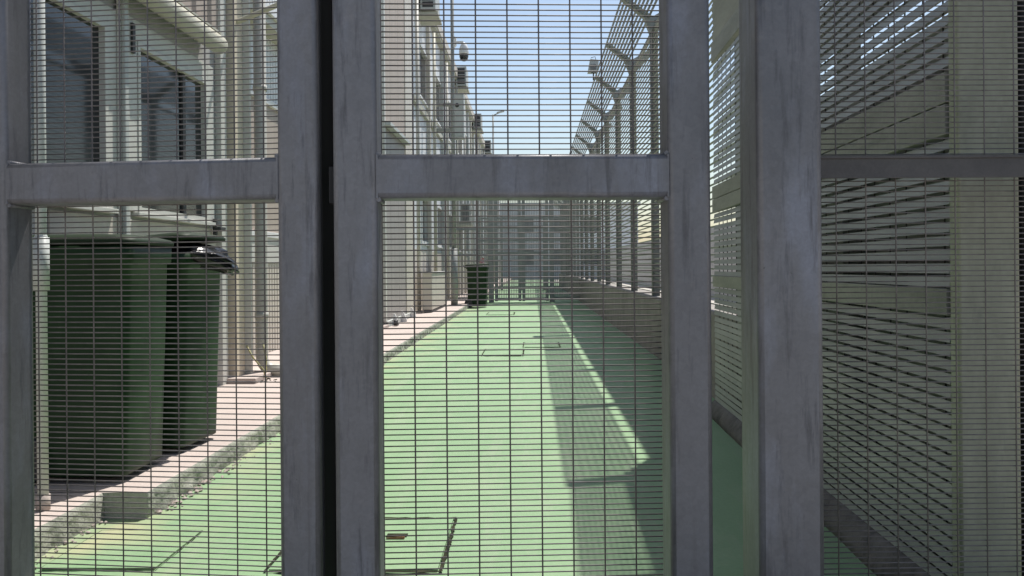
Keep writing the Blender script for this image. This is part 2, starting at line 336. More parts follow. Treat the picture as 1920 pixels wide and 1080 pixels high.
cover(-1.0, -.4, 18.0, 19.0, 'farthest green cover in front of the wheelie bin', .05, handle=False, seed=15, frac=.6)

# ================================================================== GATE LEAVES, POST, FIXED PANEL
def wires(mb_h, mb_v, x0, x1, z0, z1, y, vx0, r=.00165, sv=.0762, sh=.0135):
    z = z0; hz = []
    while z < z1:
        ja, jb = random.gauss(0, .0003), random.gauss(0, .0003); hz.append((z, ja, jb))
        mb_h.bar((x0, y + .002, z + ja), (x1, y + .002, z + jb), [(r * math.cos(k * math.pi / 3), r * math.sin(k * math.pi / 3)) for k in range(6)], smooth=True); z += sh
    n0 = math.ceil((x0 - vx0) / sv); x = vx0 + n0 * sv
    while x < x1:
        mb_v.bar((x, y - .002, z0), (x, y - .002, z1), [(r * 1.15 * math.cos(k * math.pi / 3), r * 1.15 * math.sin(k * math.pi / 3)) for k in range(6)], smooth=True)
        for zz, ja, jb in hz:
            c = Vector((x, y - .0005, zz + ja + (jb - ja) * (x - x0) / (x1 - x0))); q = random.uniform(.0022, .0031)
            mb_v.add([c + Vector(d) * q for d in ((1.2, 0, 0), (-1.2, 0, 0), (0, 1, 0), (0, -1, 0), (0, 0, .9), (0, 0, -.9))], [(0, 2, 4), (2, 1, 4), (1, 3, 4), (3, 0, 4), (2, 0, 5), (1, 2, 5), (3, 1, 5), (0, 3, 5)], True)
        x += sv

def leaf(name, label, X, Z, deg, x0, x1, rail, vx0):
    wx, wy = cw(X, Z); root = empty(name, (wx, wy, 0), R(deg) + YAW); z0, z1 = .06, 2.75
    for xa in (x0 + .05, x1 - .05):
        mb = MB(); hollow(mb, (xa, .05, z0), (xa, .05, z1), .1, .1, up=(0, 1, 0)); mb.build('stile', M['galv'], root)
    for za, nm in ((z0 + .05, 'bottom_rail'), (rail, 'lock_rail'), (z1 - .05, 'top_rail')):
        mb = MB(); hollow(mb, (x0 + .099, .0505, za), (x1 - .099, .0505, za), .099, .1); mb.build(nm, M['galv'], root)
    for xa, sg in ((x0 + .1, 1), (x1 - .1, -1)):       # weld fillets in the corners of the openings
        mb = MB()
        for za, sz in ((rail + .05, 1), (rail - .05, -1)):
            mb.tube((xa + sg * .002, .006, za + sz * .002), (xa + sg * .002, .094, za + sz * .002), .006, 8)
        mb.tube((xa, .004, rail - .05), (xa, .004, rail + .05), .0035, 6)
        mb.build('weld_bead', M['galv'], root)
    h = MB(); v = MB(); wires(h, v, x0 + .06, x1 - .06, z0 + .06, z1 - .05, .106, vx0)
    h.build('horizontal_wires', M['wire'], root, kind='stuff'); v.build('vertical_wires', M['wire'], root, kind='stuff')
    return root
lg = leaf('gate_leaf', 0, -.452, 1.93, -7.0, -.8935, 0.0, 1.2635, -.1771)
tag(lg, 'grey galvanised mesh gate leaf in front of the green bins, left of the black gap', 'gate leaf', 'gate leaves')
cg = leaf('gate_leaf', 0, -.4063, 1.88, 2.2, 0.0, .870, 1.259, .1745)
tag(cg, 'grey galvanised mesh gate leaf across the alley, right of the black gap', 'gate leaf', 'gate leaves')
MB().box(-.06, .035, .101, .113, .06, 2.75).build('gap_shade_bar', M['black'], lg)  # black bar added behind the leaf gap to paint in its shade
MB().box(-.075, .06, .114, .12, .06, 2.75).build('cover_or_shade_strip', M['black'], lg)  # second black strip, again the gap's shade put into colour
MB().box(.0005, .003, .02, .098, .08, 2.7).build('gap_shade_sheet', M['black'], lg)  # black sheet paints the shade on the stile's side face
lk = MB(); lk.box(-.014, -.0005, .03, .07, 1.2, 1.285); lk.build('lock_keep', M['black'], cg, bevel=.002)
for z in (1.225, 1.26): MB().tube((-.016, .05, z), (-.001, .05, z), .004, 8).build('bolt', M['galv'], cg)

wx, wy = cw(.563, 1.89); gp = empty('gate_post', (wx, wy, 0), R(.6) + YAW)
mb = MB(); hollow(mb, (.075, .075, 0.012), (.075, .075, 3.1), .15, .15, .013, up=(0, 1, 0)); mb.build('shaft', M['galv'], gp)
mb = MB(); mb.box(-.04, .19, -.04, .19, .0, .012); mb.build('base_plate', M['galv'], gp)
mb = MB(); mb.box(-.003, .153, -.003, .153, 3.1, 3.106); mb.build('cap', M['galv'], gp)
tag(gp, 'thick square galvanised post with a smooth face, right of the alley gate', 'gate post')

wx, wy = cw(.714, 2.04); fp = empty('mesh_fence', (wx, wy, 0), R(.8) + YAW)
h = MB(); v = MB(); wires(h, v, .002, 1.05, .1, 2.9, .06, .111 - .0762)
h.build('horizontal_wires', M['wire'], fp, kind='stuff'); v.build('vertical_wires', M['wire'], fp, kind='stuff')
mb = MB(); mb.box(0.001, 1.05, .0, .005, 1.262, 1.311); mb.box(0.001, 1.05, -.004, .055, 1.3105, 1.318); mb.build('angle_rail', M['galv_dark'], fp, bevel=.0015)
for z in (.1, 2.86):
    MB().box(.001, 1.05, .01, .055, z, z + .04).build('edge_rail', M['galv_dark'], fp)
MB().box(1.05, 1.1, .0, .06, .05, 2.9).build('end_post', M['galv_dark'], fp)
tag(fp, 'fixed mesh panel with a dark angle rail, right of the thick post', 'mesh panel')

# ================================================================== NEAR RIGHT LOUVRE FENCE
NF = empty('louvre_fence', (1.2, 2.40, 0), R(-1.4))
L_END = 3.45
def blade_mesh(length, h, d, t):
    mb = MB(); prof = [(-d / 2, h / 2), (d / 2, -h / 2), (d / 2 + t, -h / 2), (-d / 2 + t, h / 2)]
    vs = [(u, yy, w) for yy in (0, length) for u, w in prof]
    mb.add(vs, [(0, 1, 5, 4), (1, 2, 6, 5), (2, 3, 7, 6), (3, 0, 4, 7), (3, 2, 1, 0), (4, 5, 6, 7)]); return mb.mesh('slat')
bmesh_near = blade_mesh(L_END, .029, -.005, .0025); bmesh_near.materials.append(M['blade'])
bmesh_top = blade_mesh(L_END, .027, .012, .0025); bmesh_top.materials.append(M['blade'])
z = .12
while z < 3.68:
    if not (0.885 < z < .985 or 1.40 < z < 1.63 or 2.45 < z < 2.62):
        o = bpy.data.objects.new('slat', bmesh_near if z < 2.5 else bmesh_top); C.objects.link(o); o.parent = NF; o.location = (random.uniform(-.001, .001), 0, z)
        o.rotation_euler = (random.uniform(-.0012, .0012), 0, 0)
    z += .0398
for za, zb in ((.90, .977), (1.42, 1.508), (1.512, 1.60), (2.47, 2.6), (3.66, 3.74)):
    MB().box(-.012, .02, 0, L_END, za, zb).build('fence_rail', M['rail_near'], NF, bevel=.002)
mb = MB()
yy = .08
while yy < L_END: mb.tube((.022, yy, .1), (.022, yy, 3.7), .0028, 6); yy += .132
mb.build('tie_rods', M['galv_dark'], NF, kind='stuff')
bm2 = blade_mesh(L_END, .03, .012, .0025); bm2.materials.append(M['galv_far'])
ob = MB(); z = .14                                       # second, outer skin of the same fence
while z < 3.68:
    prof = [(.158, z + .014), (.17, z - .014), (.1725, z - .014), (.1605, z + .014)]
    vs = [(u, y_, w) for y_ in (0, L_END) for u, w in prof]
    ob.add(vs, [(0, 1, 5, 4), (1, 2, 6, 5), (2, 3, 7, 6), (3, 0, 4, 7), (3, 2, 1, 0), (4, 5, 6, 7)]); z += .0515
ob.build('outer_slats', M['galv_far'], NF, kind='stuff')
MB().box(.15, .156, 0, L_END, .05, 1.46).build('light_block_sheet', M['galv_far'], NF)  # added sheet, keeps bright ground outside from showing between the slats
for y_ in (1.02, 2.06):
    MB().box(.05, .13, y_, y_ + .06, .08, 3.74).build('fence_post', M['galv_far'], NF, bevel=.004)
mb = MB(); hollow(mb, (.0795, -.03, .0), (.0795, -.03, 3.9), .168, .055, .008, up=(0, 1, 0)); mb.build('end_post', M['post_pale'], NF)
mb = MB()                                                 # overhanging slats on top
for k in range(12):
    t = .05 + .95 * k / 11; x = -.2 * t; zz = 3.74 + .3 * t
    mb.box(x - .006, x + .006, .0, L_END, zz - .01, zz + .01)
mb.build('overhang_slats', M['galv_far'], NF, kind='stuff')
for y_ in (.02, 1.05, 2.09, 3.40):
    mb = MB(); mb.bar((0, y_, 3.7), (-.22, y_, 4.07), rr(.012, .05, .003, 1), up=(0, 1, 0)); mb.build('bracket', M['galv_far'], NF)
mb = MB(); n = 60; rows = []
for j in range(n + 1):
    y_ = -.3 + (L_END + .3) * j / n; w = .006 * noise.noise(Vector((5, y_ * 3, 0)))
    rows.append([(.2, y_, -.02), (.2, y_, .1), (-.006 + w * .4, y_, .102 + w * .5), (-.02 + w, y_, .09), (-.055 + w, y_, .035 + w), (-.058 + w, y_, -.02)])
mb.loft(rows); kb = mb.build('kerb', M['kerb_shade'], NF)
tag(NF, 'tall fence of close horizontal steel slats with a pale end post, right of the gate', 'louvre fence')
mb = MB(); hollow(mb, (0, 0, 0), (0, 0, 3.2), .12, .12, .01, up=(0, 1, 0))
dp = mb.build('dark_gap_post', M['black']); dp.location = (1.452, 2.44, 0)  # black upright added to paint in a dark gap
tag(dp, 'black upright standing in for a dark gap at the right edge, behind the mesh panel', 'post')

# ================================================================== FAR RIGHT LOUVRE FENCE
FF = empty('louvre_fence', (1.5, 5.95, 0)); PIT = 2.12; NB = 18; ZP = .68
bay = MB(); z = ZP + .05
while z < 3.9:
    h, d, t = .012, .0112, .0025
    prof = [(-d / 2, z + h / 2), (d / 2, z - h / 2), (d / 2 + t, z - h / 2), (-d / 2 + t, z + h / 2)]
    vs = [(u, y_, w) for y_ in (.05, PIT - .05) for u, w in prof]
    bay.add(vs, [(0, 1, 5, 4), (1, 2, 6, 5), (2, 3, 7, 6), (3, 0, 4, 7), (3, 2, 1, 0), (4, 5, 6, 7)]); z += .058
bay_me = bay.mesh('slat_panel'); bay_me.materials.append(M['galv_far'])
ov = MB()
for k in range(10):
    t = .13 + .87 * k / 9; x = -.37 * t; zz = 4.05 + .28 * t
    ov.box(x - .0115, x + .0115, .0, PIT, zz - .008, zz + .008)
ov_me = ov.mesh('overhang_slats'); ov_me.materials.append(M['blade'])
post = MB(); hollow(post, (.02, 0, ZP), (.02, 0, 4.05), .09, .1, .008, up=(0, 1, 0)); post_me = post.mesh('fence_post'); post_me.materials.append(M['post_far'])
arm = MB()
def plate(mb, pts, t):
    n = len(pts); vs = [(x, -t, z) for x, z in pts] + [(x, t, z) for x, z in pts]
    mb.add(vs, [tuple(range(n)), tuple(range(2 * n - 1, n - 1, -1))] + [(i, (i + 1) % n, n + (i + 1) % n, n + i) for i in range(n)])
plate(arm, [(-.03, 3.9), (.03, 3.98), (-.0, 4.1), (-.36, 4.372), (-.385, 4.33), (-.1, 4.09)], .055)
plate(arm, [(.032, 3.9), (.07, 3.93), (.33, 4.2), (.3, 4.27), (.002, 4.102)], .025)
arm_me = arm.mesh('bracket'); arm_me.materials.append(M['galv_far'])
for i in range(NB):
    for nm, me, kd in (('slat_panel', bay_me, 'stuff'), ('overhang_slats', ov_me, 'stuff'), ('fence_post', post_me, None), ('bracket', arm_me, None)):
        o = bpy.data.objects.new(nm, me); C.objects.link(o); o.parent = FF; o.location = (0, PIT * i, 0)
        if kd: o['kind'] = kd
for z in (3.93,):
    MB().box(.01, .05, 0.05, PIT * NB, z, z + .05).build('fence_rail', M['galv_far'], FF)
tag(FF, 'long slatted security fence on a low concrete wall with overhanging brackets against the sky', 'louvre fence')
mb = MB(); n = 120; rows = []
for j in range(n + 1):
    y_ = 5.62 + 38.4 * j / n; w = .004 * noise.noise(Vector((2, y_ * 1.7, 0)))
    rows.append([(1.75, y_, -.02), (1.75, y_, ZP), (1.455 + w, y_, ZP), (1.435 + w, y_, ZP - .02), (1.43 + w, y_, .3), (1.428 + w, y_, -.02)])
mb.loft(rows, smooth=False)
tag(mb.build('low_wall', M['plinth']), 'low grey brown concrete wall under the long slatted fence', 'wall')
# floodlight on the fence overhang
fld = empty('floodlight', (1.1, 14.43, 4.42))
mb = MB(); plate(mb, [(-.1, 0), (.07, .0), (.09, .2), (-.06, .22)], .1); mb.build('housing', M['box_grey'], fld, bevel=.006)
MB().box(-.06, .04, -.108, -.102, .03, .12).build('lens', M['blind'], fld)
mb = MB(); mb.tube((0, 0, -.13), (0, 0, .02), .012, 8); mb.box(-.05, .05, -.115, -.1, -.03, -.02); mb.build('yoke', M['galv_dark'], fld)
mb = MB(); mb.path([(.05, 0, .2), (.03, 0, .28), (-.04, 0, .26)], .006, 6); mb.build('cable', M['dark'], fld)
tag(fld, 'small boxy floodlight on the edge of the fence overhang', 'floodlight')
# outer boundary wall beyond the fence
mb = MB(); mb.box(6.0, 6.25, -4, 75, -.02, 2.3); bw = mb.build('boundary_wall', M['wall_grey'])
tag(bw, 'grey boundary wall glimpsed through the slatted fence', 'wall')

# ================================================================== LEFT BUILDINGS
def window(parent, x, y0, y1, z0, z1, fr=.06, frm='trim_green', mull=None, surround=0.0, deep=.05, proud=.02, fmat=None):
    f = MB(); fm = fmat or M[frm]
    f.box(x - deep, x + proud, y0, y0 + fr, z0, z1); f.box(x - deep, x + proud, y1 - fr, y1, z0, z1)
    f.box(x - deep, x + proud - .001, y0 + fr, y1 - fr, z0, z0 + fr); f.box(x - deep, x + proud - .001, y0 + fr, y1 - fr, z1 - fr, z1)
    w = f.build('window', fm, parent)
    MB().box(x - deep - .012, x - deep + .006, y0 + fr, y1 - fr, z0 + fr, z1 - fr).build('pane', M['glass'], w)
    if mull:
        for m in mull: MB().box(x - deep - .005, x - deep + .022, m - .025, m + .025, z0 + fr, z1 - fr).build('mullion', M['dark'], w)
    if surround:
        s = surround; g = MB()
        g.box(x, x + .014, y0 - s, y0 - .004, z0 - .0, z1 + s); g.box(x, x + .014, y1 + .004, y1 + s, z0, z1 + s)
        g.box(x, x + .013, y0 - .004, y1 + .004, z1 + .004, z1 + s); g.build('surround', fm, w, bevel=.002)
    MB().box(x - .02, x + .05, y0 - surround * .5, y1 + surround * .5, z0 - .03, z0 - .002).build('sill', fm, w, bevel=.003)
    return w
def wall_with_holes(mb, x0, x1, ya, yb, za, zb, holes):
    ys = sorted({ya, yb, *[h[0] for h in holes], *[h[1] for h in holes]}); zs = sorted({za, zb, *[h[2] for h in holes], *[h[3] for h in holes]})
    for i in range(len(ys) - 1):
        run = None
        for j in range(len(zs) - 1):
            cy, cz = (ys[i] + ys[i + 1]) / 2, (zs[j] + zs[j + 1]) / 2
            if any(h[0] < cy < h[1] and h[2] < cz < h[3] for h in holes):
                if run is not None: mb.box(x0, x1, ys[i], ys[i + 1], run, zs[j]); run = None
            elif run is None: run = zs[j]
        if run is not None: mb.box(x0, x1, ys[i], ys[i + 1], run, zs[-1])
def corrugated(mb, x, ya, yb, za, zb, pitch=.2, depth=.02, flat=.6):
    n = int(round((yb - ya) / pitch)); p = (yb - ya) / n; pts = []
    for i in range(n):
        a = ya + i * p
        pts += [(x, a), (x, a + p * flat), (x - depth, a + p * (flat + .08)), (x - depth, a + p * .92)]
    pts.append((x, yb)); k = len(pts)
    mb.add([(u, v, za) for u, v in pts] + [(u, v, zb) for u, v in pts], [(i, i + 1, k + i + 1, k + i) for i in range(k - 1)])

# --- near cabin with two windows
X1 = -2.55
B1 = empty('cabin_building', (0, 0, 0))
H = [(3.82, 4.90, 1.42, 2.53), (5.28, 6.43, 1.42, 2.53)]
mb = MB(); wall_with_holes(mb, X1 - .12, X1, .5, 6.98, .0, 6.4, H); mb.build('wall', M['wall_grey'], B1)
MB().box(X1 - 4, X1 - .13, .5, 6.9, 0, 6.4).build('interior', M['dark'], B1)
window(B1, X1, *H[0], fr=.035, surround=.11, deep=.025)
w2 = window(B1, X1, *H[1], fr=.035, surround=.13, deep=.03, mull=[6.05])
MB().box(X1 + .014, X1 + .03, 5.19, 5.225, 2.43, 2.62).build('window_latch', M['dark'], w2)
MB().box(X1 + .0145, X1 + .03, 5.01, 5.14, .11, 2.9).build('cover_or_shade_strip', M['trim_green'], B1, bevel=.003)
MB().box(X1 + .0301, X1 + .055, 5.035, 5.085, .11, 2.9).build('conduit', M['box_grey'], B1, bevel=.008)
lat = MB(); lat.box(X1 + .02, X1 + .05, 6.50, 6.53, 1.29, 1.45); lat.box(X1 + .03, X1 + .09, 6.49, 6.6, 1.36, 1.385); lat.build('hasp', M['dark'], B1, bevel=.003)
MB().box(X1 + .001, X1 + .012, 4.3, 6.6, 1.12, 1.37).build('apron_panel', M['wall_cream'], B1, bevel=.002)
mb = MB(); r_ = .07; mb.tube((X1 + .12, 2.0, 2.80), (X1 + .12, 6.40, 2.80), r_, 20); mb.ball((X1 + .12, 6.40, 2.80), r_, 16)
sh = mb.build('shutter_tube', M['pipe_cream'], B1)
MB().box(X1 + .001, X1 + .15, 2.0, 6.38, 2.875, 2.89).build('tube_flashing', M['pipe_cream'], B1)
mb = MB(); corrugated(mb, X1 + .03, .5, 6.79, 2.95, 6.4, .3, .02); mb.build('upper_cladding', M['wall_beige'], B1)
# corner trims, each its own strip
for (xa, xb, ya, yb, mt) in ((X1 + .001, X1 + .05, 6.62, 6.74, 'trim_green'), (X1 + .002, X1 + .10, 6.80, 6.99, 'trim_cream'), (X1 - .1, X1 + .155, 6.995, 7.03, 'trim_green'), (X1 - .05, X1 + .12, 7.04, 7.10, 'wall_cream')):
    MB().box(xa, xb, ya, yb, .10, 6.4).build('corner_trim', M[mt], B1, bevel=.004)
tag(B1, 'grey cabin with two dark pale framed windows behind the green bins', 'building')
# downpipe
mb = MB(); pts = [(-2.36, 7.16, 6.2), (-2.36, 7.16, .30)]
for k in range(7):
    a = R(15 * k); pts.append((-2.36 + .115 * (1 - math.cos(a)), 7.16, .28 - .115 * math.sin(a)))
pts.append((-2.17, 7.16, .160))
dpp = empty('downpipe', (0, 0, 0))
mb.path(pts, .053, 18); mb.build('pipe', M['pipe'], dpp)
for z in (.62, 2.6, 4.4):
    mb = MB(); mb.tube((-2.36, 7.16, z), (-2.36, 7.16, z + .05), .059, 18); mb.build('pipe_collar', M['pipe'], dpp)
MB().tube((-2.169, 7.16, .160), (-2.167, 7.16, .160), .045, 16).build('outlet', M['dark'], dpp)
tag(dpp, 'grey plastic downpipe with an elbow outlet beside the cabin corner', 'downpipe')
# loose cable ends at the foot of the downpipe
mb = MB()
mb.path([(-2.42, 6.95, .40), (-2.36, 6.93, .3), (-2.27, 6.92, .2), (-2.24, 6.9, .13)], .007, 6)
mb.path([(-2.30, 7.02, .40), (-2.27, 7.0, .28), (-2.26, 6.96, .18), (-2.27, 6.9, .125)], .008, 6)
mb.path([(-2.27, 6.9, .125), (-2.3, 6.82, .122), (-2.34, 6.72, .122)], .006, 6)
tag(mb.build('loose_cable', M['cable']), 'frayed yellow cable ends at the foot of the downpipe', 'cable')
mb = MB()
for i in range(14):
    x, y = -2.24 + random.uniform(-.08, .16), 6.86 + random.uniform(-.1, .14); r = random.uniform(.006, .02)
    mb.tube((x, y, .111), (x + r * 2.5 * random.uniform(-1, 1), y + r * 1.5, .116), r * .35, 5)
tag(mb.build('litter', M['gap']), 'scraps of dry litter on the pavement by the downpipe', 'litter', kind='stuff')
# cross pipe from the cabin corner
mb = MB(); mb.path([(-2.72, 6.97, 3.1), (-2.6, 6.92, 3.105), (-2.4, 6.85, 3.13), (-2.1, 6.8, 3.23), (-1.95, 6.78, 3.27)], .022, 10)
tag(mb.build('overflow_pipe', M['pipe_cream']), 'thin pale pipe sticking out over the downpipe at the cabin corner', 'pipe')

# --- recessed middle building
B2 = empty('cabin_building', (0, 0, 0)); X2 = -2.81
mb = MB(); corrugated(mb, X2, 7.1, 13.2, .1, 1.40, .09, .012); mb.build('lower_cladding', M['wall_cream'], B2)
mb = MB(); corrugated(mb, X2, 7.1, 13.2, 2.83, 6.6, .09, .012); mb.build('upper_cladding', M['wall_white'], B2)
MB().box(X2 - .4, X2 - .03, 7.1, 13.2, 0, 6.6).build('wall', M['wall_grey'], B2)
mb = MB(); mb.box(X2 - .03, X2 - .012, 7.12, 13.18, 1.40, 2.83); mb.build('shutter_panel', M['wall_beige'], B2)
MB().box(X2 - .03, X2 + .03, 7.12, 13.18, 1.38, 1.44).build('sill', M['white'], B2, bevel=.004)
MB().box(X2 - .03, X2 + .012, 7.12, 13.18, 1.12, 1.3795).build('apron_panel', M['trim_green'], B2)
MB().box(X2 - .02, X2 + .02, 7.12, 13.18, 2.80, 2.86).build('head_trim', M['white'], B2, bevel=.004)
mb = MB(); mb.box(X2 - .02, X2 + .2, 7.12, 13.18, 3.62, 3.70); mb.build('eave', M['white'], B2, bevel=.004)
mb = MB(); mb.box(X2 - .02, X2 + .17, 7.12, 13.18, 3.52, 3.6195); mb.build('soffit', M['pipe_cream'], B2)
tag(B2, 'pale ribbed cabin set back behind the downpipe', 'building')

# --- beige projecting block
B3 = empty('cabin_building', (0, 0, 0)); X3 = -2.32
mb = MB(); mb.box(X3 - 1.2, X3 - .03, 13.0, 16.1, .1, 7.2); mb.build('wall', M['wall_beige'], B3)
for k, (ya, yb) in enumerate(((13.0, 13.62), (13.63, 14.44), (14.45, 15.18))):
    MB().box(X3 - .029, X3, ya, yb, 3.32, 7.2).build('wall_panel', M['wall_beige'], B3, bevel=.004); MB().box(X3 - .029, X3 - .004, ya, yb, .2, 3.315).build('lower_panel', M['wall_mauve'], B3, bevel=.004)
MB().box(X3 - .05, X3 + .014, 15.19, 16.12, .2, 7.22).build('corner_panel', M['wall_cream'], B3, bevel=.005)
MB().box(X3 - .05, X3 + .02, 12.97, 13.06, .2, 7.22).build('corner_trim', M['trim_green'], B3, bevel=.004)
mb = MB(); mb.box(X3 - .02, X3 + .05, 13.0, 16.1, .111, .2); mb.build('base_flashing', M['box_grey'], B3)
for y_ in (13.45, 14.3, 15.4):
    mb = MB(); plate(mb, [(0, .11), (.1, .11), (.1, .14), (.03, .3), (0, .3)], .02); o = mb.build('foot_bracket', M['white'], B3); o.location = (X3 + .05, y_, 0)
mb = MB(); mb.box(X3 + .001, X3 + .11, 13.0, 15.18, 3.30, 3.36); mb.build('ledge', M['box_grey'], B3, bevel=.004)
tag(B3, 'beige panelled block projecting beside the left pavement', 'building')
mb = MB(); mb.tube((-2.22, 13.25, .165), (-2.16, 13.25, .165), .05, 16)
tag(mb.build('drain_outlet', M['dark']), 'dark round drain outlet at the foot of the beige block', 'drain')

# --- long white two-storey building
B4 = empty('accommodation_building', (0, 0, 0)); X4 = -2.5
Y0, Y1, ZT = 16.15, 66.0, 7.15
holes = []
yb_ = 18.5
while yb_ < 60:
    holes.append((yb_, yb_ + 1.75, 4.9, 6.15)); holes.append((yb_ + .2, yb_ + 1.4, 1.6, 2.7)); yb_ += 3.05
mb = MB(); wall_with_holes(mb, X4 - .15, X4, Y0, Y1, .05, ZT, holes); mb.build('wall', M['wall_white'], B4)
MB().box(X4 - 5, X4 - .16, Y0, Y1, .05, ZT).build('interior', M['dark'], B4)
for i, hh in enumerate(holes):
    window(B4, X4, *hh, fr=.06, frm='white', deep=.08, proud=.025, mull=[(hh[0] + hh[1]) / 2] if i < 12 else None)
yy = Y0 + .6
i = 0
while yy < 60:
    MB().box(X4 + .001, X4 + .09, yy, yy + .14, .1, ZT - .1).build('pilaster', M[('trim_green', 'wall_cream', 'box_grey')[i % 3]], B4, bevel=.006)
    mb = MB(); mb.tube((X4 + .13, yy + .55, .12), (X4 + .13, yy + .55, ZT - .3), .04, 10); mb.build('wall_pipe', M[('pipe', 'pipe_cream')[i % 2]], B4)
    yy += 3.05; i += 1
MB().box(X4 + .0015, X4 + .07, Y0, Y1, 4.55, 4.68).build('floor_band', M['pipe_cream'], B4, bevel=.004)
MB().box(X4 + .001, X4 + .012, Y0, Y1, .1, 1.45).build('lower_cladding', M['wall_cream'], B4)
mb = MB(); mb.box(X4 - .3, X4 + .16, Y0, Y1, ZT, ZT + .28); mb.build('fascia', M['wall_cream'], B4, bevel=.01)
mb = MB(); mb.box(X4 - .1, X4 + .13, Y0, Y1, ZT - .06, ZT - .002); mb.build('soffit', M['pipe_cream'], B4)
tag(B4, 'long white two storey building with pilasters along the left of the alley', 'building')

# --- air conditioners
def aircon(loc, s, label, fan=False):
    a = empty('air_conditioner', loc); w, d, h = .34 * s, .85 * s, .62 * s
    MB().box(0, w, 0, d, 0, h).build('casing', M['box_grey'], a, bevel=.012)
    nl = 6
    MB().box(.05 * s, w - .05 * s, -.006, -.001, .05 * s, h - .05 * s).build('grille_recess', M['dark'], a)
    for k in range(nl):
        z = .05 * s + (h - .1 * s) * (k + .5) / nl
        if k in (1, 3): MB().box(.045 * s, w - .045 * s, -.014, -.0065, z - .008, z + .008).build('grille_bar', M['box_grey'], a)
    if fan:
        mb = MB(); mb.tube((w + .001, d * .45, h * .5), (w + .012, d * .45, h * .5), h * .38, 24); mb.build('fan_opening', M['dark'], a)
        mb = MB()
        for k in range(12):
            t = k * math.pi / 6; mb.tube((w + .014, d * .45, h * .5), (w + .014, d * .45 + h * .38 * math.cos(t), h * .5 + h * .38 * math.sin(t)), .004, 5)
        mb.build('fan_guard', M['box_grey'], a)
    b = MB(); b.box(-.1, w + .04, .1 * s, .15 * s, -.06, -.004); b.box(-.1, w + .04, d - .15 * s, d - .1 * s, -.06, -.004); b.box(-.1, w + .05, 0, d, -.11, -.0605)
    b.build('bracket', M['pipe_cream'], a)
    tag(a, label, 'air conditioner', 'air conditioners on the left buildings')
aircon((-2.42, 18.2, 6.75), 1.0, 'biggest air conditioner, high on the left building at the top of the gate opening')
aircon((-2.4, 26.6, 6.9), 1.0, 'air conditioner behind the camera pole, high on the left building')
aircon((-2.4, 34.5, 6.85), 1.0, 'air conditioner just right of the grey cabinet, high on the left building')
aircon((-2.4, 42.3, 6.9), 1.05, 'farthest air conditioner on the roofline of the left building')
aircon((-2.38, 27.5, 2.55), 1.0, 'air conditioner with a round fan low on the wall, above the distant wheelie bin', fan=True)

# --- boxed unit on the pavement
cb = empty('utility_box', (-2.27, 17.1, .11))
MB().box(0, .2, 0, 3.0, .06, .82).build('casing', M['wall_cream'], cb, bevel=.01)
MB().box(-.01, .215, -.02, 3.02, .821, .845).build('top', M['white'], cb, bevel=.004)
MB().box(.02, .19, .03, 2.97, .0, .06).build('base', M['dark'], cb)
tag(cb, 'low cream utility box on the pavement against the left building', 'utility box')

# --- camera pole with dome camera
cp = empty('camera_pole', (-1.9, 20.2, .11))
mb = MB(); mb.tube((0, 0, .02), (0, 0, 1.4), .085, 16); mb.tube((0, 0, 1.4), (0, 0, 9.2), .052, 14, .04); mb.build('shaft', M['galv_far'], cp)
MB().box(-.16, .16, -.16, .16, 0, .02).build('base_plate', M['galv_dark'], cp)
mb = MB(); mb.box(-.02, .27, -.03, .03, 6.42, 6.47); plate(mb, [(.03, 6.3), (.1, 6.38), (.1, 6.55), (.03, 6.6)], .06); mb.build('bracket', M['white'], cp, bevel=.004)
tag(cp, 'tall slim grey pole rising past the dome camera', 'pole')
dc = empty('dome_camera', (-1.62, 20.2, 6.53))
mb = MB(); mb.loft([[(r_ * math.cos(k * math.pi / 10), r_ * math.sin(k * math.pi / 10), z) for k in range(20)] for z, r_ in ((.02, .02), (.0, .05), (-.06, .085), (-.14, .115), (-.24, .12), (-.27, .118))]); mb.build('housing', M['white'], dc)
mb = MB(); mb.loft([[(r_ * math.cos(k * math.pi / 10), r_ * math.sin(k * math.pi / 10), z) for k in range(20)] for z, r_ in ((-.272, .112), (-.33, .112), (-.39, .095), (-.43, .06), (-.445, .01))]); mb.build('dome', M['glass'], dc)
tag(dc, 'white dome security camera with a black lens hanging from the pole', 'security camera')
eb = empty('electrical_cabinet', (-1.89, 21.0, 4.35))
MB().box(-.12, .19, 0, .42, 0, 1.12).build('casing', M['box_grey'], eb, bevel=.01)
MB().box(-.1, .17, -.012, -.001, .03, 1.09).build('door', M['box_grey'], eb, bevel=.004)
mb = MB(); mb.ball((.02, -.02, .82), .055, 12); mb.build('small_camera', M['dark'], eb)
mb = MB(); mb.box(-.7, -.12, .1, .3, .2, .26); mb.box(-.7, -.12, .1, .3, .85, .91); mb.build('bracket', M['galv_far'], eb)
tag(eb, 'tall pale grey cabinet fixed high beside the camera pole', 'cabinet')

# --- far street lamp
sl = empty('street_lamp', (-2.05, 45.0, 0))
mb = MB(); mb.tube((0, 0, 0), (0, 0, 9.35), .075, 12, .045); mb.build('shaft', M['galv_far'], sl)
mb = MB(); mb.tube((0, 0, 9.3), (.35, 0, 9.45), .03, 8); mb.build('arm', M['galv_far'], sl)
mb = MB(); plate(mb, [(.2, 9.40), (.62, 9.5), (.62, 9.56), (.22, 9.48)], .1); mb.build('lamp_head', M['box_grey'], sl)
tag(sl, 'distant slim street lamp against the sky', 'street lamp')

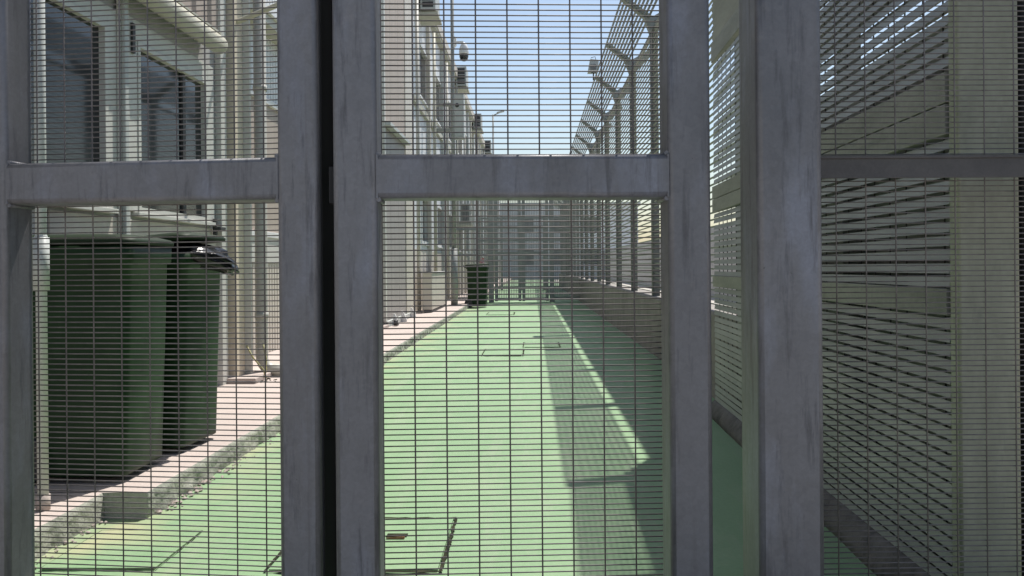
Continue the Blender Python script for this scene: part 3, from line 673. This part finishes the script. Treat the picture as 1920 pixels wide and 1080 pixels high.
# ================================================================== BINS
def ring(cx, w, d, z, r, seg=3):
    return [(cx + u, v, z) for u, v in rr(d, w, r, seg)]
def make_bin(label, open_lid=0.0):
    b = empty('wheelie_bin')
    mb = MB(); rings = []
    for t in (0, .02, .25, .5, .75, .92, .93, 1.0):
        z = .03 + .93 * t; d = .465 + .04 * t; w = .425 + .02 * t; cx = .01 * t
        if t >= .93: d += .03; w += .025
        rings.append(ring(cx, w, d, z, .045))
    mb.loft(rings); body = mb.build('body', M['bin'], b)
    mb = MB(); mb.loft([ring(.0, .485, .57, .0, .05), ring(0, .49, .575, .014, .05), ring(0, .475, .56, .026, .06), ring(0, .39, .45, .042, .09), ring(0, .2, .25, .047, .09)])
    lid = mb.build('lid', M['lid'], b); lid.location = (.0, 0, .965); 
    if open_lid:
        lid.rotation_euler = (0, -open_lid, 0); lid.location = (0.0 - .3 * (1 - math.cos(open_lid)), 0, .965 + .3 * math.sin(open_lid))
    mb = MB(); mb.path([(-.27, -.19, .93), (-.36, -.19, .965), (-.37, 0, .97), (-.36, .19, .965), (-.27, .19, .93)], .014, 8); mb.build('handle', M['lid'], b)
    for s_ in (-1, 1):
        mb = MB(); mb.tube((-.2, s_ * .20, .1), (-.2, s_ * .25, .1), .1, 20); wh = mb.build('wheel', M['dark'], b)
        mb = MB(); mb.tube((-.2, s_ * .251, .1), (-.2, s_ * .256, .1), .04, 12); mb.build('hub', M['galv_dark'], wh)
    mb = MB(); mb.tube((-.2, -.2, .1), (-.2, .2, .1), .012, 8); mb.build('axle', M['galv_dark'], b)
    return tag(b, label, 'wheelie bin', 'green wheelie bins')
bA = make_bin('green wheelie bin with a closed lid, nearest the gate'); bA.location = (-2.03, 3.79, .11)
bA.rotation_euler = (0, 0, R(1)); bA.scale = (1, 1, 1.09)
bB = make_bin('green wheelie bin with a black bag bulging over its rim', .1); bB.location = (-2.0, 4.38, .11); bB.rotation_euler = (0, 0, R(-4)); bB.scale = (1, 1, 1.07)
bC = make_bin('distant green wheelie bin standing on the alley floor', .03); bC.location = (-1.42, 21.5, .0); bC.rotation_euler = (0, 0, R(-3)); bC.scale = (1.02, 1.08, 1.12)
# bag on the middle bin
mb = MB(); n1, n2 = 40, 26; rings = []
for i in range(n2 + 1):
    t = -math.pi / 2 + math.pi * i / n2; rg = []
    for k in range(n1):
        a = 2 * math.pi * k / n1; p = Vector((math.cos(t) * math.cos(a), math.cos(t) * math.sin(a), math.sin(t)))
        q = p * 3.1; dsp = 1 + .2 * noise.noise(q) + .13 * abs(noise.noise(q * 2.3 + Vector((3, 1, 2)))) + .07 * abs(noise.noise(q * 5 + Vector((1, 7, 2))))
        p = p * dsp; x, y, z = p.x * .3, p.y * .22, p.z * .07
        if x > .12: z -= (x - .12) ** 2 * 1.6
        rg.append((x, y, z))
    rings.append(rg)
mb.loft(rings); bag = mb.build('bin_bag', M['bag']); bag.location = (-1.89, 4.38, 1.125); bag.rotation_euler = (0, R(4), R(10))
tag(bag, 'shiny black plastic bag bulging from under the lid of the second bin', 'bin bag')
mb = MB(); mb.ball((0, 0, 0), .07, 10, .7); mb.box(-.03, .06, -.02, .05, .03, .13)
lt = mb.build('wrapper', M['red']); lt.location = (-1.30, 21.45, 1.16); tag(lt, 'small red and white wrapper on top of the distant bin', 'litter')

# marker post beside the first bin
mp_ = empty('marker_post', (-1.925, 3.2, .11))
mb = MB(); mb.tube((0, 0, .05), (0, 0, 2.9), .0205, 16); mb.build('shaft', M['box_grey'], mp_)
mb = MB(); hollow(mb, (0, 0, .86), (0, 0, 1.07), .056, .05, .02, up=(0, 1, 0)); mb.ball((0, 0, 1.07), .024, 12, .8); mb.build('sleeve', M['box_grey'], mp_)
mb = MB(); mb.tube((0, 0, 0), (0, 0, .06), .026, 14); mb.build('foot', M['concrete'], mp_)
tag(mp_, 'slim white post with a plastic sleeve in front of the nearest bin', 'post')

# ================================================================== FAR GATE ACROSS THE ALLEY
def far_leaf(x0, x1, label):
    g = empty('gate_leaf', (x0, 24.5, .03)); w = x1 - x0; f = MB(); fr = .085; Hh = 3.4
    for xa in (0, w - fr): MB().box(xa, xa + fr, 0, .08, 0, Hh).build('stile', M['galv_far'], g)
    for z in (0.02, 1.38, 2.15, Hh - .09): MB().box(fr, w - fr, .002, .078, z, z + .085).build('rail', M['galv_far'], g)
    m = MB(); x = fr
    while x < w - fr: m.box(x, x + .014, .04, .045, .1, Hh - .05); x += .05
    z = .12
    while z < Hh - .1: m.box(fr, w - fr, .046, .05, z, z + .009); z += .03
    m.build('mesh_infill', M['galv_far'], g, kind='stuff')
    return tag(g, label, 'gate leaf', 'gate leaves closing the far end of the alley')
far_leaf(-1.10, -.31, 'left leaf of the distant pair of mesh gates')
far_leaf(-.29, .50, 'right leaf of the distant pair of mesh gates')
for x, lb in ((-1.28, 'thick post left of the distant gates, behind the far bin'), (.52, 'thick post right of the distant gates')):
    mb = MB(); hollow(mb, (x + .075, 24.55, 0), (x + .075, 24.55, 3.5), .15, .15, .01, up=(0, 1, 0)); o = mb.build('gate_post', M['galv_far']); tag(o, lb, 'gate post', 'posts of the distant gates')
def far_wing(x0, x1, label):
    g = empty('mesh_fence', (x0, 24.52, 0)); w = x1 - x0
    for z in (.1, 1.38, 2.15, 3.35): MB().box(0, w, 0, .05, z, z + .06).build('rail', M['galv_far'], g)
    m = MB(); x = .02
    while x < w: m.box(x, x + .014, .052, .057, .1, 3.4); x += .05
    z = .12
    while z < 3.4: m.box(0, w, .0575, .061, z, z + .009); z += .03
    m.build('mesh_infill', M['galv_far'], g, kind='stuff')
    tag(g, label, 'mesh panel', 'fixed mesh beside the distant gates')
far_wing(-2.48, -1.29, 'fixed mesh panel between the left building and the distant gates')
far_wing(.68, 1.43, 'fixed mesh panel between the distant gates and the low wall')
# second mesh line further down the alley
g2 = empty('mesh_fence', (-2.4, 37.0, 0))
for x in (0, 1.0, 1.9, 2.9, 3.8): MB().box(x, x + .1, 0, .1, 0, 3.3).build('fence_post', M['galv_far'], g2)
for z in (.1, 1.3, 2.2, 3.2): MB().box(0, 3.9, .101, .15, z, z + .08).build('rail', M['galv_far'], g2)
m = MB(); x = .02
while x < 3.8: m.box(x, x + .016, .16, .166, .1, 3.25); x += .06
m.build('mesh_infill', M['blade'], g2, kind='stuff')
tag(g2, 'second mesh fence seen through the distant gates', 'mesh fence')
# far block closing the view
FB = empty('far_building', (0, 70, 0))
fh = [(x, x + 1.4, z, z + 1.3) for x in (-7, -4, -1.2, 1.6, 4.4) for z in (1.2, 3.9)]
mb = MB()
xs_ = sorted({-9.0, 9.0, *[h[0] for h in fh], *[h[1] for h in fh]}); zs_ = sorted({0.0, 6.2, *[h[2] for h in fh], *[h[3] for h in fh]})
for i in range(len(xs_) - 1):
    for j in range(len(zs_) - 1):
        cx, cz = (xs_[i] + xs_[i + 1]) / 2, (zs_[j] + zs_[j + 1]) / 2
        if not any(h[0] < cx < h[1] and h[2] < cz < h[3] for h in fh): mb.box(xs_[i], xs_[i + 1], 0, .3, zs_[j], zs_[j + 1])
mb.build('wall', M['wall_white'], FB)
for h in fh:
    MB().box(h[0], h[1], .15, .2, h[2], h[3]).build('window', M['blind'], FB)
MB().box(-9.2, 9.2, -.2, 6, 6.2, 6.45).build('roof', M['box_grey'], FB); MB().box(-9, 9, .31, 6, 0, 6.19).build('rear_block', M['wall_grey'], FB)
tag(FB, 'grey two storey building closing the far end of the alley', 'building')
